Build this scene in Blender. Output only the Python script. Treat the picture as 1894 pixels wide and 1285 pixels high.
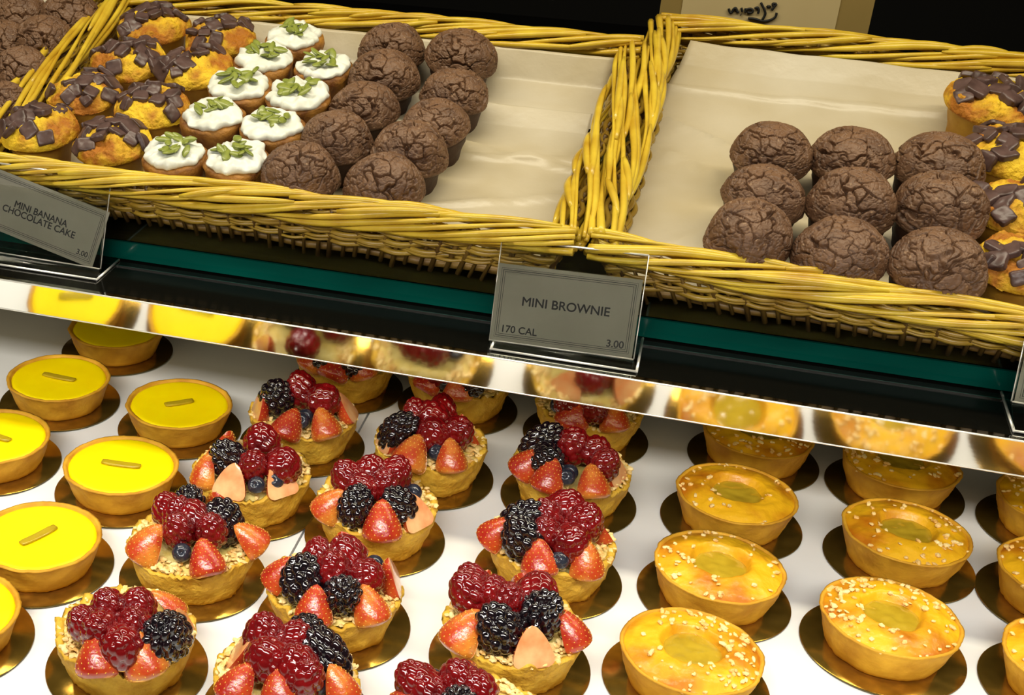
import bpy, math, random
import numpy as np
from mathutils import Matrix, Vector, noise, Euler
PI=math.pi
S=bpy.context.scene
for o in list(bpy.data.objects): bpy.data.objects.remove(o)
COL=S.collection

# ------------------------------------------------------------------ camera
W_,H_=1894.,1285.
F_,CX,CY=2495.47,491.55,718.78
YAW,PIT,ROL,HC=-0.309204,0.487764,-0.022191,0.489537
def cam_axes():
    cy,sy,cp,sp=math.cos(YAW),math.sin(YAW),math.cos(PIT),math.sin(PIT)
    f=Vector((sy*cp,cy*cp,-sp)); r=Vector((cy,-sy,0)); d=f.cross(r)
    c,s=math.cos(ROL),math.sin(ROL)
    return c*r+s*d, -s*r+c*d, f
R_,D_,FW=cam_axes()
CAM=Vector((0,0,HC))
cd=bpy.data.cameras.new('camera'); cam=bpy.data.objects.new('camera',cd); COL.objects.link(cam)
cam.matrix_world=Matrix(((R_.x,-D_.x,-FW.x,0),(R_.y,-D_.y,-FW.y,0),(R_.z,-D_.z,-FW.z,HC),(0,0,0,1)))
cd.sensor_width=36; cd.lens=36*F_/W_; cd.shift_x=(W_/2-CX)/W_; cd.shift_y=(CY-H_/2)/W_; cd.clip_start=.02
S.camera=cam
def ray(x,y): return FW+(x-CX)/F_*R_+(y-CY)/F_*D_
def at(x,y,Z):                       # point of a horizontal surface at height Z
    v=ray(x,y); return CAM+v*((Z-HC)/v.z)
def atY(x,y,Y):
    v=ray(x,y); return CAM+v*(Y/v.y)

# ------------------------------------------------------------------ world, lights, exposure
w=bpy.data.worlds.new('world'); S.world=w; w.use_nodes=True
w.node_tree.nodes['Background'].inputs[0].default_value=(1,.86,.6,1)
w.node_tree.nodes['Background'].inputs[1].default_value=.035
S.view_settings.view_transform='Standard'; S.view_settings.look='None'
S.view_settings.gamma=1; S.view_settings.exposure=0.0; S.view_settings.use_curve_mapping=False
def area(name,loc,target,sx,sy,power,color,spread=180):
    l=bpy.data.lights.new(name,'AREA'); l.spread=math.radians(spread); l.shape='RECTANGLE'; l.size=sx; l.size_y=sy; l.energy=power; l.color=color
    o=bpy.data.objects.new(name,l); COL.objects.link(o); o.location=loc
    o.rotation_euler=(Vector(target)-Vector(loc)).to_track_quat('-Z','Y').to_euler()
    return o
area('case_front_lamp',(-.05,.32,.445),(-.05,.62,0),1.5,.08,3.1,(1,.96,.88),85)
area('added_rear_fill',(-.05,.780,.101),(-.05,1.02,0),2.2,.012,.50,(1,.84,.52))  # added fill for the rear tarts, no fixture seen there
area('case_top_lamp',(-.05,.86,.66),(-.05,.92,.15),1.5,.05,6.3,(1,.91,.69))

# ------------------------------------------------------------------ object helpers
def tag(o,label=None,cat=None,group=None,kind=None):
    if label: o['label']=label
    if cat: o['category']=cat
    if group: o['group']=group
    if kind: o['kind']=kind
    return o
def empty(name,loc=(0,0,0),rot=None):
    o=bpy.data.objects.new(name,None); COL.objects.link(o); o.location=loc; o.empty_display_size=.01
    if rot is not None: o.rotation_euler=rot
    return o
class MB:
    def __init__(s): s.v=[]; s.f=[]; s.m=[]; s.n=0
    def add(s,verts,faces,mi=0,M=None):
        if M is not None: verts=[M@Vector(p) for p in verts]
        s.v+= [tuple(p) for p in verts]; s.f+=[tuple(i+s.n for i in f) for f in faces]; s.m+=[mi]*len(faces); s.n+=len(verts); return s
    def box(s,c,d,mi=0,M=None):
        x,y,z=c; a,b,h=d[0]/2,d[1]/2,d[2]/2
        v=[(x+i*a,y+j*b,z+k*h) for i in(-1,1) for j in(-1,1) for k in(-1,1)]
        return s.add(v,[(0,1,3,2),(4,6,7,5),(0,4,5,1),(2,3,7,6),(0,2,6,4),(1,5,7,3)],mi,M)
    def hexa(s,b,t,mi=0):        # bottom quad, top quad (both counter-clockwise from above)
        return s.add(list(b)+list(t),[(3,2,1,0),(4,5,6,7),(0,1,5,4),(1,2,6,5),(2,3,7,6),(3,0,4,7)],mi)
    def tube(s,pts,rad,n=7,mi=0,flat=1.0):
        pts=[Vector(p) for p in pts]; N=len(pts)
        if not hasattr(rad,'__len__'): rad=[rad]*N
        t0=(pts[1]-pts[0]).normalized(); u=t0.orthogonal().normalized(); V=[]
        for i,p in enumerate(pts):
            t=(pts[min(i+1,N-1)]-pts[max(i-1,0)]).normalized()
            u=(u-t*u.dot(t)).normalized(); w=t.cross(u)
            for k in range(n):
                a=2*PI*k/n; V.append(p+(u*math.cos(a)+w*math.sin(a)*flat)*rad[i])
        Fc=[(i*n+k,i*n+(k+1)%n,(i+1)*n+(k+1)%n,(i+1)*n+k) for i in range(N-1) for k in range(n)]
        Fc+=[tuple(range(n-1,-1,-1)),tuple((N-1)*n+k for k in range(n))]
        return s.add(V,Fc,mi)
    def lathe(s,prof,n=64,mi=0,fn=None,close=False):   # prof: (r,z[,mi]); fn(r,z,a,i)->(x,y,z)
        V=[];m=len(prof)
        for i,pz in enumerate(prof):
            for k in range(n):
                a=2*PI*k/n
                V.append(fn(pz[0],pz[1],a,i) if fn else (pz[0]*math.cos(a),pz[0]*math.sin(a),pz[1]))
        Fc=[(i*n+k,i*n+(k+1)%n,(i+1)*n+(k+1)%n,(i+1)*n+k) for i in range(m-1) for k in range(n)]
        return s.add(V,Fc,mi)
    def data(s,name,mats,smooth=True):
        me=bpy.data.meshes.new(name); me.from_pydata(s.v,[],s.f)
        for m in (mats if isinstance(mats,(list,tuple)) else [mats]): me.materials.append(m)
        me.polygons.foreach_set('material_index',s.m)
        if smooth: me.polygons.foreach_set('use_smooth',[True]*len(s.f))
        me.update(); return me
def link(name,me,parent=None,M=None):
    o=bpy.data.objects.new(name,me); COL.objects.link(o)
    if parent is not None: o.parent=parent
    if M is not None: o.matrix_basis=M
    return o
def ico(sub):
    import bmesh
    bm=bmesh.new(); bmesh.ops.create_icosphere(bm,subdivisions=sub,radius=1)
    v=[tuple(x.co) for x in bm.verts]; f=[tuple(q.index for q in p.verts) for p in bm.faces]; bm.free(); return v,f
ICO={k:ico(k) for k in (1,2,3,4,5)}
def nz(x,y,z,sc=1): return noise.noise(Vector((x*sc,y*sc,z*sc)))

# ------------------------------------------------------------------ materials
def mat(name,color,rough=.5,color2=None,scale=60,lo=.35,hi=.65,bump=0,bscale=200,bdist=.001,coat=0,spec=.5,metal=0,sss=0,sssc=None,trans=0,ior=1.45,detail=4,speck=None,tex='obj',stretch=(1,1,1),emit=None):
    m=bpy.data.materials.new(name); m.use_nodes=True; nt=m.node_tree; b=nt.nodes['Principled BSDF']; L=nt.links.new
    b.inputs['Base Color'].default_value=(*color,1); b.inputs['Roughness'].default_value=rough
    b.inputs['Metallic'].default_value=metal; b.inputs['Specular IOR Level'].default_value=spec
    b.inputs['Coat Weight'].default_value=coat; b.inputs['Coat Roughness'].default_value=.08
    b.inputs['Transmission Weight'].default_value=trans; b.inputs['IOR'].default_value=ior
    if sss:
        b.inputs['Subsurface Weight'].default_value=sss; b.inputs['Subsurface Scale'].default_value=.006
        b.inputs['Subsurface Radius'].default_value=sssc or (1,.5,.25)
    tc=nt.nodes.new('ShaderNodeTexCoord'); mp=nt.nodes.new('ShaderNodeMapping'); mp.inputs['Scale'].default_value=stretch
    L(tc.outputs['Object'],mp.inputs[0])
    if color2:
        n=nt.nodes.new('ShaderNodeTexNoise'); n.inputs['Scale'].default_value=scale; n.inputs['Detail'].default_value=detail
        L(mp.outputs[0],n.inputs['Vector'])
        r=nt.nodes.new('ShaderNodeValToRGB'); r.color_ramp.elements[0].position=lo; r.color_ramp.elements[1].position=hi
        r.color_ramp.elements[0].color=(*color,1); r.color_ramp.elements[1].color=(*color2,1)
        L(n.outputs['Fac'],r.inputs[0]); out=r.outputs[0]
        if speck:   # (color, scale, threshold)
            n2=nt.nodes.new('ShaderNodeTexNoise'); n2.inputs['Scale'].default_value=speck[1]; n2.inputs['Detail'].default_value=1; L(mp.outputs[0],n2.inputs['Vector'])
            r2=nt.nodes.new('ShaderNodeValToRGB'); r2.color_ramp.elements[0].position=speck[2]; r2.color_ramp.elements[1].position=speck[2]+.05
            L(n2.outputs['Fac'],r2.inputs[0])
            mx=nt.nodes.new('ShaderNodeMix'); mx.data_type='RGBA'; L(r2.outputs[0],mx.inputs['Factor']); L(out,mx.inputs[6]); mx.inputs[7].default_value=(*speck[0],1); out=mx.outputs[2]
        L(out,b.inputs['Base Color'])
    if bump:
        n=nt.nodes.new('ShaderNodeTexNoise'); n.inputs['Scale'].default_value=bscale; n.inputs['Detail'].default_value=5; L(mp.outputs[0],n.inputs['Vector'])
        bp=nt.nodes.new('ShaderNodeBump'); bp.inputs['Strength'].default_value=bump; bp.inputs['Distance'].default_value=bdist
        L(n.outputs['Fac'],bp.inputs['Height']); L(bp.outputs[0],b.inputs['Normal'])
        if coat: L(bp.outputs[0],b.inputs['Coat Normal'])
    return m
M={}
M['shelf']=mat('white_shelf_board',(.80,.80,.79),.28,(.76,.76,.75),8,spec=.5)
M['black']=mat('black_gloss',(.004,.004,.003),.12,spec=.22,bump=.05,bscale=30)
M['brown_reflection']=mat('reflected_wicker_band',(.26,.17,.05),.5,(.20,.13,.035),20)  # colour of the wicker mirrored in the glass top
M['black_matte']=mat('black_matte',(.004,.004,.004),.7)
M['steel']=mat('polished_steel',(.80,.80,.76),.085,metal=1,bump=.05,bscale=50,bdist=.0015,stretch=(.4,1,1))
M['edge']=mat('bright_metal_edge',(.95,.92,.84),.25,metal=.6)
M['teal']=mat('green_glass_edge',(.0,.018,.014),.12,(.0,.13,.095),7,spec=.6,stretch=(.3,1,1))
M['glass']=mat('clear_glass',(.80,.93,.88),.01,trans=1,ior=1.45)
M['acrylic']=mat('clear_acrylic',(.97,.98,.95),.02,trans=1,ior=1.3)
M['board']=mat('gold_card',(.50,.30,.05),.16,(.34,.20,.03),90,metal=.9,bump=.16,bscale=120,bdist=.0003)
M['board_edge']=mat('board_edge',(.10,.08,.03),.6)
M['crust']=mat('pastry_crust',(.70,.38,.028),.62,(.44,.19,.010),55,.3,.75,bump=.5,bscale=260,bdist=.0009,spec=.3)
M['crust_pale']=mat('pale_pastry_crust',(.74,.46,.05),.6,(.50,.25,.015),110,.3,.75,bump=1,bscale=230,bdist=.0018,spec=.3)
M['lemon']=mat('lemon_curd',(.90,.70,.0),.38,(.84,.62,.0),25,spec=.3,bump=.06,bscale=40,coat=0,sss=.25,sssc=(1,.7,.05))
M['strip']=mat('candied_strip',(.46,.33,.012),.2,(.38,.26,.01),80,coat=.6)
M['almond']=mat('almond_cake',(.78,.42,.010),.42,(.46,.14,.004),30,.42,.64,bump=.6,bscale=190,bdist=.001,coat=.2,spec=.4)
M['jelly']=mat('apple_jelly',(.46,.31,.02),.12,(.36,.23,.012),70,coat=.8,bump=.3,bscale=90,bdist=.0012)
M['nut']=mat('chopped_nut',(.88,.70,.32),.5,(.74,.42,.11),150,bump=.3,bscale=400)
M['custard']=mat('custard_cream',(.80,.66,.24),.4,(.72,.52,.12),120,bump=.9,bscale=190,bdist=.0015,coat=.2)
M['rasp']=mat('raspberry',(.19,.004,.005),.13,(.09,.002,.003),60,coat=1,spec=.4,bump=.1,bscale=400,bdist=.0002)
M['black_b']=mat('blackberry',(.004,.003,.005),.10,(.009,.003,.005),100,coat=.9,spec=.6)
M['blue_b']=mat('blueberry',(.012,.014,.025),.22,(.035,.04,.055),60,coat=.5)
M['straw']=mat('strawberry_skin',(.33,.014,.006),.3,(.52,.065,.012),60,coat=.6,bump=.5,bscale=420,bdist=.0008,spec=.5)
M['straw_o']=mat('pale_strawberry_skin',(.46,.05,.010),.3,(.68,.24,.03),55,.4,.6,coat=.6,bump=.5,bscale=420,bdist=.0008,spec=.5)
M['flesh']=mat('strawberry_flesh',(.74,.22,.07),.24,(.84,.48,.22),60,.35,.65,coat=.7,bump=.1,bscale=150,sss=.15,sssc=(1,.4,.2))
M['seed']=mat('strawberry_seed',(.75,.42,.06),.4)
M['brownie']=mat('brownie_crust',(.19,.100,.052),.48,(.105,.050,.025),60,.35,.7,bump=.8,bscale=420,bdist=.0008,spec=.5,speck=((.30,.18,.10),330,.68))
M['brownie_side']=mat('brownie_side',(.060,.026,.013),.6,(.04,.017,.009),90,bump=.5,bscale=300,bdist=.0008)
M['banana_top']=mat('banana_cake_top',(.85,.56,.03),.6,(.42,.15,.015),48,.40,.62,bump=1,bscale=330,bdist=.002,spec=.3)
M['banana_side']=mat('banana_cake_side',(.50,.28,.025),.6,(.36,.17,.015),70,bump=.4,bscale=250)
M['choc']=mat('chocolate_chunk',(.115,.066,.058),.38,(.055,.029,.024),90,.4,.7,bump=.25,bscale=180,bdist=.0007,spec=.6)
M['carrot']=mat('spice_cake_side',(.42,.19,.03),.55,(.17,.055,.008),110,.35,.65,bump=.9,bscale=230,bdist=.0018)
M['icing']=mat('white_icing',(.86,.87,.80),.35,(.80,.82,.72),60,bump=.25,bscale=120,bdist=.0012,sss=.1,sssc=(1,1,.9))
M['pumpkin']=mat('pumpkin_seed',(.30,.34,.06),.38,(.15,.19,.03),160,coat=.2)
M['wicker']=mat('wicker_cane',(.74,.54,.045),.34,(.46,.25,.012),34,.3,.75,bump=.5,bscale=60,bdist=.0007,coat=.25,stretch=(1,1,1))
M['wicker_shaded']=mat('shaded_wicker_cane',(.42,.27,.03),.36,(.24,.13,.012),30,.3,.75,bump=.5,bscale=60,bdist=.0007,coat=.3)  # darker canes: shade on the woven walls put into the colour
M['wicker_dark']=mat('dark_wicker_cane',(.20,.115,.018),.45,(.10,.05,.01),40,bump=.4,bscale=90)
M['paper']=mat('parchment',(.60,.54,.42),.36,(.46,.38,.23),7,.35,.65,bump=.5,bscale=26,bdist=.004,spec=.6,speck=((.25,.15,.05),60,.80))
M['card']=mat('grey_card',(.20,.19,.145),.55,(.165,.155,.115),20)
M['ink']=mat('black_ink',(.006,.006,.005),.6)
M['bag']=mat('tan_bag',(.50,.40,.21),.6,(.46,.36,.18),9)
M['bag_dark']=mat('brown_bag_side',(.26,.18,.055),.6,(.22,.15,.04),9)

# ------------------------------------------------------------------ the case: shelves, rail, glass, risers
def slab(name,x0,x1,y0,y1,z0,z1,m,parent=None):
    b=MB().box(((x0+x1)/2,(y0+y1)/2,(z0+z1)/2),(x1-x0,y1-y0,z1-z0)); return link(name,b.data(name,m,False),parent)
SEAM=-.196
a_=slab('display_shelf',-1.3,SEAM-.0008,.05,1.6,-.012,0,M['shelf']); tag(a_,'white lower shelf panel under the lemon tarts, left of the seam','shelf')
a_=slab('display_shelf',SEAM+.0008,1.1,.05,1.6,-.012,0,M['shelf']); tag(a_,'white lower shelf panel under the almond tarts, right of the seam','shelf')
tag(slab('floor',-1.5,1.3,-.4,2.6,-.06,-.05,M['black_matte']),kind='structure')
tag(slab('trim_1',-1.3,1.1,.05,1.6,-.05,-.012,M['black_matte']),kind='structure')
tag(slab('wall_back',-1.5,1.3,2.5,2.52,-.05,1.4,M['black_matte']),kind='structure')
dk=slab('shelf_deck',-1.3,1.1,.757,1.55,.1075,.12,M['black']); tag(dk,'black glossy deck carrying the green-edged glass shelf','shelf deck')
# polished rail along the deck's front
rl=MB(); x0,x1=-1.3,1.1
yt,zt,yb,zb=.750,.120,.7593,.0944
rl.hexa([(x0,yb,zb),(x1,yb,zb),(x1,yb+.004,zb),(x0,yb+.004,zb)],[(x0,yt,zt),(x1,yt,zt),(x1,yt+.0068,zt),(x0,yt+.0068,zt)])
rail=link('front_rail',rl.data('front_rail',M['steel'],False)); tag(rail,'polished mirror-like rail along the shelf edge reflecting the tarts','rail')
e=MB().tube([(x0,yt+.0007,zt+.0002),(x1,yt+.0007,zt+.0002)],.0007,8); link('rail_bead',e.data('rail_bead',M['edge']),rail)
e=MB().tube([(x0,yb+.0002,zb-.0002),(x1,yb+.0002,zb-.0002)],.0006,8); link('rail_bead',e.data('rail_bead',M['edge']),rail)
# lower lip of the deck between rail and glass
lp=MB().box(((x0+x1)/2,.801,.1205),(x1-x0,.0006,.001)); link('deck_lip',lp.data('deck_lip',M['steel'],False),dk)
tag(slab('reflected_wicker_band',-1.3,1.1,.826,1.53,.1200,.1204,M['brown_reflection']),'brown band under the glass shelf standing in for reflected wicker','reflection band')  # added band that paints the baskets' reflection in the glass
gl=empty('glass_shelf',(0,.812,.1212)); tag(gl,'thick glass shelf with a green front edge below the baskets','glass shelf')
g=MB().box((-.1,.36,.0064),(2.4,.712,.0128)); link('glass_pane',g.data('glass_pane',M['glass'],False),gl)
g=MB().box((-.1,.0015,.0064),(2.4,.0022,.0128)); link('polished_edge',g.data('polished_edge',M['teal'],False),gl)['label']='dark green glass edge'

# ------------------------------------------------------------------ wicker baskets
class Frame:   # local (u, v, w): across, up the slope, out of the tray
    def __init__(s,O,al,yw,ro):
        s.O=Vector(O); s.R=(Matrix.Rotation(yw,3,'Z')@Matrix.Rotation(al,3,'X')@Matrix.Rotation(ro,3,'Y'))
        s.u,s.v,s.w=[s.R@Vector(e) for e in ((1,0,0),(0,1,0),(0,0,1))]
        s.M=Matrix.Translation(s.O)@s.R.to_4x4()
    def P(s,u,v,w): return s.O+s.u*u+s.v*v+s.w*w
    def px(s,x,y,w):     # point of the plane at local height w seen at a pixel
        v=ray(x,y); n=s.w; q=s.P(0,0,w); t=(q-CAM).dot(n)/v.dot(n); return CAM+v*t
    def loc(s,p): return s.R.transposed()@(p-s.O)
BL_=Frame((-.0606-.4303,.7976+.0180,.1827),.2165,-.0405,-.0054)
BR_=Frame((-.0444,.8016,.185),.2219,-.0323,.0194)
B3_=Frame((-.955,.845,.181),.2165,-.03,-.0054)
FLOOR=-.036
def braid(P,Q,out,up,rnd,a=.0105,b=.0075,n=8,pitch=.3,r=.0023):
    mb=MB(); L=(Q-P).length; t=(Q-P).normalized(); steps=max(12,int(L/.006))
    for k in range(n):
        ph=2*PI*k/n+rnd.uniform(-.25,.25); rr=r*rnd.uniform(.75,1.2); sh=rnd.uniform(0,6)
        pts=[];rad=[]
        for i in range(steps+1):
            s=i/steps; d=s*L; an=ph+2*PI*d/pitch
            wob=.0009*math.sin(d*60+sh)
            pts.append(P+t*d+out*(math.cos(an)*(a+wob))+up*(math.sin(an)*(b+wob*.6)))
            rad.append(rr*(.82+.25*math.sin(d*36+sh)))
        mb.tube(pts,rad,7)
    for k in range(int(L*40)):              # short loose cane ends lying along the braid
        d0=rnd.uniform(0,L*.82); ln=rnd.uniform(.04,.10); an=rnd.uniform(.1,PI-.1); an2=an+rnd.uniform(.5,1.3)
        m=9; pts=[];rad=[]
        for i in range(m):
            s=i/(m-1); A=an+(an2-an)*s; d=min(L,d0+ln*s)
            lift=1.12+.10*math.sin(s*PI)
            pts.append(P+t*d+out*(math.cos(A)*a*lift)+up*(math.sin(A)*b*lift)); rad.append(.0024*(.35+.75*max(0,math.sin(PI*min(1,s+.02)))**.6))
        mb.tube(pts,rad,6)
    return mb
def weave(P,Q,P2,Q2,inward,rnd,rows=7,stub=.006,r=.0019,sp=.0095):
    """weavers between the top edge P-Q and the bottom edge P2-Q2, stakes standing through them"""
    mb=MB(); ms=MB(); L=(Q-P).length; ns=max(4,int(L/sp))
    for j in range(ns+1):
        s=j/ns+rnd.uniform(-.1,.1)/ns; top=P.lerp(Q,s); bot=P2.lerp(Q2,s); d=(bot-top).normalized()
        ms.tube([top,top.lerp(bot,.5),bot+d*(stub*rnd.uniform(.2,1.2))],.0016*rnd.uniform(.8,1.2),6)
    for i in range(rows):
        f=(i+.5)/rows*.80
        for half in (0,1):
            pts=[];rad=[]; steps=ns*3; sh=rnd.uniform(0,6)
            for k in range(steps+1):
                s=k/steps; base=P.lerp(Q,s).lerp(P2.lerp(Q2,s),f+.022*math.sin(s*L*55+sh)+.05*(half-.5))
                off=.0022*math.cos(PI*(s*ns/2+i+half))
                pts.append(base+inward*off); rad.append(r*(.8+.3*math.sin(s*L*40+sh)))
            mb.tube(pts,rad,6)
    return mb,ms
def basket(fr,Wd,L,label,seed,sides=('front','back','left','right'),norim=(),drop=(0,0),back=0):
    rnd=random.Random(seed); root=empty('wicker_basket',fr.P(Wd/2,L/2,FLOOR)); tag(root,label,'basket')
    inv=Matrix.Translation(-root.location)
    def add(name,mb,m):
        me=mb.data(name,m); me.transform(inv); return link(name,me,root)
    ins=.016; fl=FLOOR-.001
    C=[fr.P(0,0,-drop[0]),fr.P(Wd,0,-drop[1]),fr.P(Wd,L,-back),fr.P(0,L,-back)]
    Bt=[fr.P(ins,.004,fl),fr.P(Wd-ins,.004,fl),fr.P(Wd-ins,L-ins,fl),fr.P(ins,L-ins,fl)]
    outs=[-fr.v,fr.u,fr.v,-fr.u]
    for i,nm in enumerate(('front','right','back','left')):
        if nm not in sides: continue
        j=(i+1)%4; t=(C[j]-C[i]).normalized(); e=.004 if nm in('front','back') else -.001
        big=nm in('left','right')
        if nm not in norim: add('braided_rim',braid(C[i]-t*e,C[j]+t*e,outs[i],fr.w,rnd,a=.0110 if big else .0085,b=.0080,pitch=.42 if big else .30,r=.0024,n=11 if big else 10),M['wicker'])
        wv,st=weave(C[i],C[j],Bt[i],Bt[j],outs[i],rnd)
        add('woven_wall',wv,M['wicker_shaded']); add('wall_stakes',st,M['wicker_dark'])
    for nm in norim:
        p_=[fr.P(Wd+.004*math.sin(k*.5),L*k/12,.002+.003*math.sin(k*.8)) for k in range(13)]
        add('rim_cane',MB().tube(p_,.0032,8),M['wicker']); add('rim_cane',MB().tube([p-fr.u*.007-fr.w*.004 for p in p_],.0026,8),M['wicker'])
    # base mat: thin woven floor
    b=MB(); n=int(L/.012)
    for k in range(n):
        v=.008+(L-ins-.012)*k/(n-1)
        b.tube([fr.P(ins+ (Wd-2*ins)*q/10,v,fl+.0012*((k+q)%2*2-1)) for q in range(11)],.0028,6)
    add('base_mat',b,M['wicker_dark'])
    return root
basket(BL_,.4303,.2696,'middle wicker basket with banana, iced and brownie cakes and bare paper at right',1,drop=(.008,.001))
basket(BR_,.42,.322,'right wicker basket with three columns of brownies on parchment',2,drop=(.003,.019),back=.006)
basket(B3_,.445,.2696,'wicker basket cut off by the left edge, holding dark brownies',3,norim=('right',))
# black sloping risers that hold the baskets up at the back
def riser(fr,Wd,L,label):
    b=MB(); q=[(.03,.05),(Wd-.03,.05),(Wd-.03,L-.02),(.03,L-.02)]
    top=[fr.P(u,v,FLOOR-.0085) for u,v in q]; bot=[Vector((p.x,p.y,.1341)) for p in top]
    o=link('display_riser',b.hexa(bot,top).data('display_riser',M['black_matte'],False)); tag(o,label,'riser')
riser(BL_,.43,.27,'black sloping riser hidden under the middle basket')
riser(BR_,.42,.33,'black sloping riser hidden under the right basket')
riser(B3_,.445,.27,'black sloping riser hidden under the leftmost basket')

# ------------------------------------------------------------------ parchment liners
def sheet(fr,name,rows,nu=60,nv=50,seed=0,amp=.0011,th=.0003,folds=()):
    """rows: list of (v, w, u_left, u_right) profile stations along the sheet"""
    mb=MB(); V=[]
    for j in range(nv+1):
        s=j/nv*(len(rows)-1); i=min(int(s),len(rows)-2); f=s-i; f=f*f*(3-2*f)*.35+f*.65
        a,b=rows[i],rows[i+1]; v,w,ul,ur=[a[k]+(b[k]-a[k])*f for k in range(4)]
        for k in range(nu+1):
            u=ul+(ur-ul)*k/nu
            h=amp*(nz(u*9+seed,v*9,seed)+.5*nz(u*30,v*26,seed+3)+.35*abs(nz(u*22+seed,v*34,seed+8)))+amp*.9
            for (u0,v0,du,dv,wd,hh) in folds:
                d=abs((u-u0)*dv-(v-v0)*du); h+=hh*math.exp(-(d/wd)**2)
            V.append(fr.P(u,v,w+h))
    n=nu+1; Fc=[(j*n+k,j*n+k+1,(j+1)*n+k+1,(j+1)*n+k) for j in range(nv) for k in range(nu)]
    mb.add(V,Fc); me=mb.data(name,M['paper']); o=link(name,me)
    sm=o.modifiers.new('thick','SOLIDIFY'); sm.thickness=th; sm.offset=1
    return o
fl=FLOOR+.0035
o=sheet(BL_,'parchment_sheet',[(.012,fl,.020,.395),(.10,fl,.020,.395),(.185,fl,.020,.395),(.200,fl,.020,.414),(.225,fl+.002,.018,.416),(.243,fl+.010,.018,.416),(.258,-.004,.018,.416)],seed=2)
tag(o,'parchment sheet lining the middle basket up its back wall','paper')
o=sheet(BL_,'parchment_sheet',[(.013,fl+.0025,.215,.413),(.06,fl+.0022,.215,.413),(.12,fl+.0022,.215,.412),(.178,fl+.004,.225,.412),(.196,fl+.012,.255,.412)],seed=5,nu=90,nv=70,amp=.0030,
   folds=((.30,.125,1,.12,.0028,.0042),(.33,.06,.9,.35,.003,.003),(.26,.165,.95,-.25,.003,.003)))
tag(o,'smaller parchment sheet laid over the bare right part of the middle basket','paper')
o=sheet(BR_,'parchment_sheet',[(.010,fl,.012,.41),(.10,fl,.010,.41),(.20,fl,.010,.41),(.26,fl+.002,.012,.41),(.290,fl+.008,.018,.41),(.309,-.0125,.022,.41)],seed=9,nu=90,nv=70,amp=.0026,
   folds=((.03,.165,.9,-.45,.0028,.0050),(.02,.215,.95,-.5,.0028,.0036),(.1,.265,1,.05,.0035,.0036),(.05,.06,.7,.7,.003,.003)))
tag(o,'parchment sheet lining the right basket under its brownies','paper')
o=sheet(B3_,'parchment_sheet',[(.012,fl,.020,.42),(.19,fl,.020,.42),(.225,fl+.002,.018,.42),(.258,-.006,.018,.42)],seed=12)
tag(o,'parchment sheet lining the dark leftmost basket','paper')

# ------------------------------------------------------------------ small cakes of the upper shelf
def body_mesh(name,r0,r1,h,m,n=56,seed=0,jit=.0006,cap=False):
    prof=[(0.0001,0),(r0*.9,0),(r0,.0015)]+[(r0+(r1-r0)*k/7,.0015+(h-.0015)*k/7) for k in range(1,8)]
    prof+=[(r1*.9,h+.001),(.0001,h+.001)]
    def fn(r,z,a,i):
        q=r+ (jit*nz(math.cos(a)*2,math.sin(a)*2,z*160+seed)*2 if r>.001 else 0)
        return (q*math.cos(a),q*math.sin(a),z)
    return MB().lathe(prof,n,0,fn).data(name,m)
def crack_field(p,seed,sc,w):
    q=Vector((p[0]*sc+seed*7.3,p[1]*sc,p[2]*sc))
    q=q+Vector((nz(q.x,q.y,q.z,1.3),nz(q.y+5,q.z,q.x,1.3),nz(q.z+9,q.x,q.y,1.3)))*.55
    d,_=noise.voronoi(q)
    e=d[1]-d[0]
    return max(0,1-e/w)
def dome_mesh(name,R,h,m,seed,n=230,rings=100,skew=0.):
    prof=[];
    for i in range(rings):
        t=i/(rings-1); a=t*PI*.5
        prof.append((R*math.cos(a)**.85 if i<rings-1 else .00005,h*math.sin(a)))
    under=[(R*.55,-.002),(R*.84,-.0022),(R*.96,-.0016)]
    prof=under+prof
    def fn(r,z,a,i):
        lump=.0012*nz(math.cos(a)*1.2+seed,math.sin(a)*1.2,z*60)
        x,y=(r+(lump if r>.005 else 0))*math.cos(a),(r+(lump if r>.005 else 0))*math.sin(a)
        if i>=3:
            p=(x,y,z); k=max(0,nz(x*60+seed,y*60,seed*3.))+.25
            c=min(1,1.7*crack_field(p,seed,84,.045+.08*k)); c2=crack_field((x+1,y,z),seed+11,200,.09)
            big=min(1,(z/h)*2.2)
            dep=.0042*c*min(1,max(0,(k-.08)*3))*big+.0009*c2
            g=.0004*nz(x,y,z,300)+.0011*nz(x+seed,y,z,55)
            nn=Vector((x/R/R,y/R/R,(z+.002)/h/h)).normalized()
            x-=nn.x*(dep-g); y-=nn.y*(dep-g); z-=nn.z*(dep-g)
        return (x+skew*z,y,z)
    return MB().lathe(prof,n,0,fn).data(name,m)
BROWN_B=[body_mesh('brownie_base',.0185,.0245,.027,M['brownie_side'],seed=s) for s in (1,2)]
BROWN_D=[dome_mesh('brownie_top',.0268,.0225+.0012*(s%3),M['brownie'],s) for s in range(1,8)]
BAN_B=body_mesh('banana_base',.0185,.0245,.026,M['banana_side'],seed=4)
def ban_dome(seed):
    R=.0285;h=.0125; prof=[(R*.5,-.001),(R*.82,-.0018),(R*.95,-.001)]+[(R*math.cos(t*PI/2)**.8 if t<1 else .00005,h*math.sin(t*PI/2)) for t in [i/30 for i in range(31)]]
    def fn(r,z,a,i):
        q=r*(1+.05*nz(math.cos(a)*1.7+seed,math.sin(a)*1.7,seed)) if r>.001 else r
        x,y=q*math.cos(a),q*math.sin(a)
        g=(.0034*nz(x+seed,y,z,90)+.0022*abs(nz(x,y,z,230))+.001*nz(x,y,z,500)) if i>3 else 0
        return (x,y,z+g)
    return MB().lathe(prof,150,0,fn).data('banana_top',M['banana_top'])
BAN_D=[ban_dome(s) for s in (1,2,3)]
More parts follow.
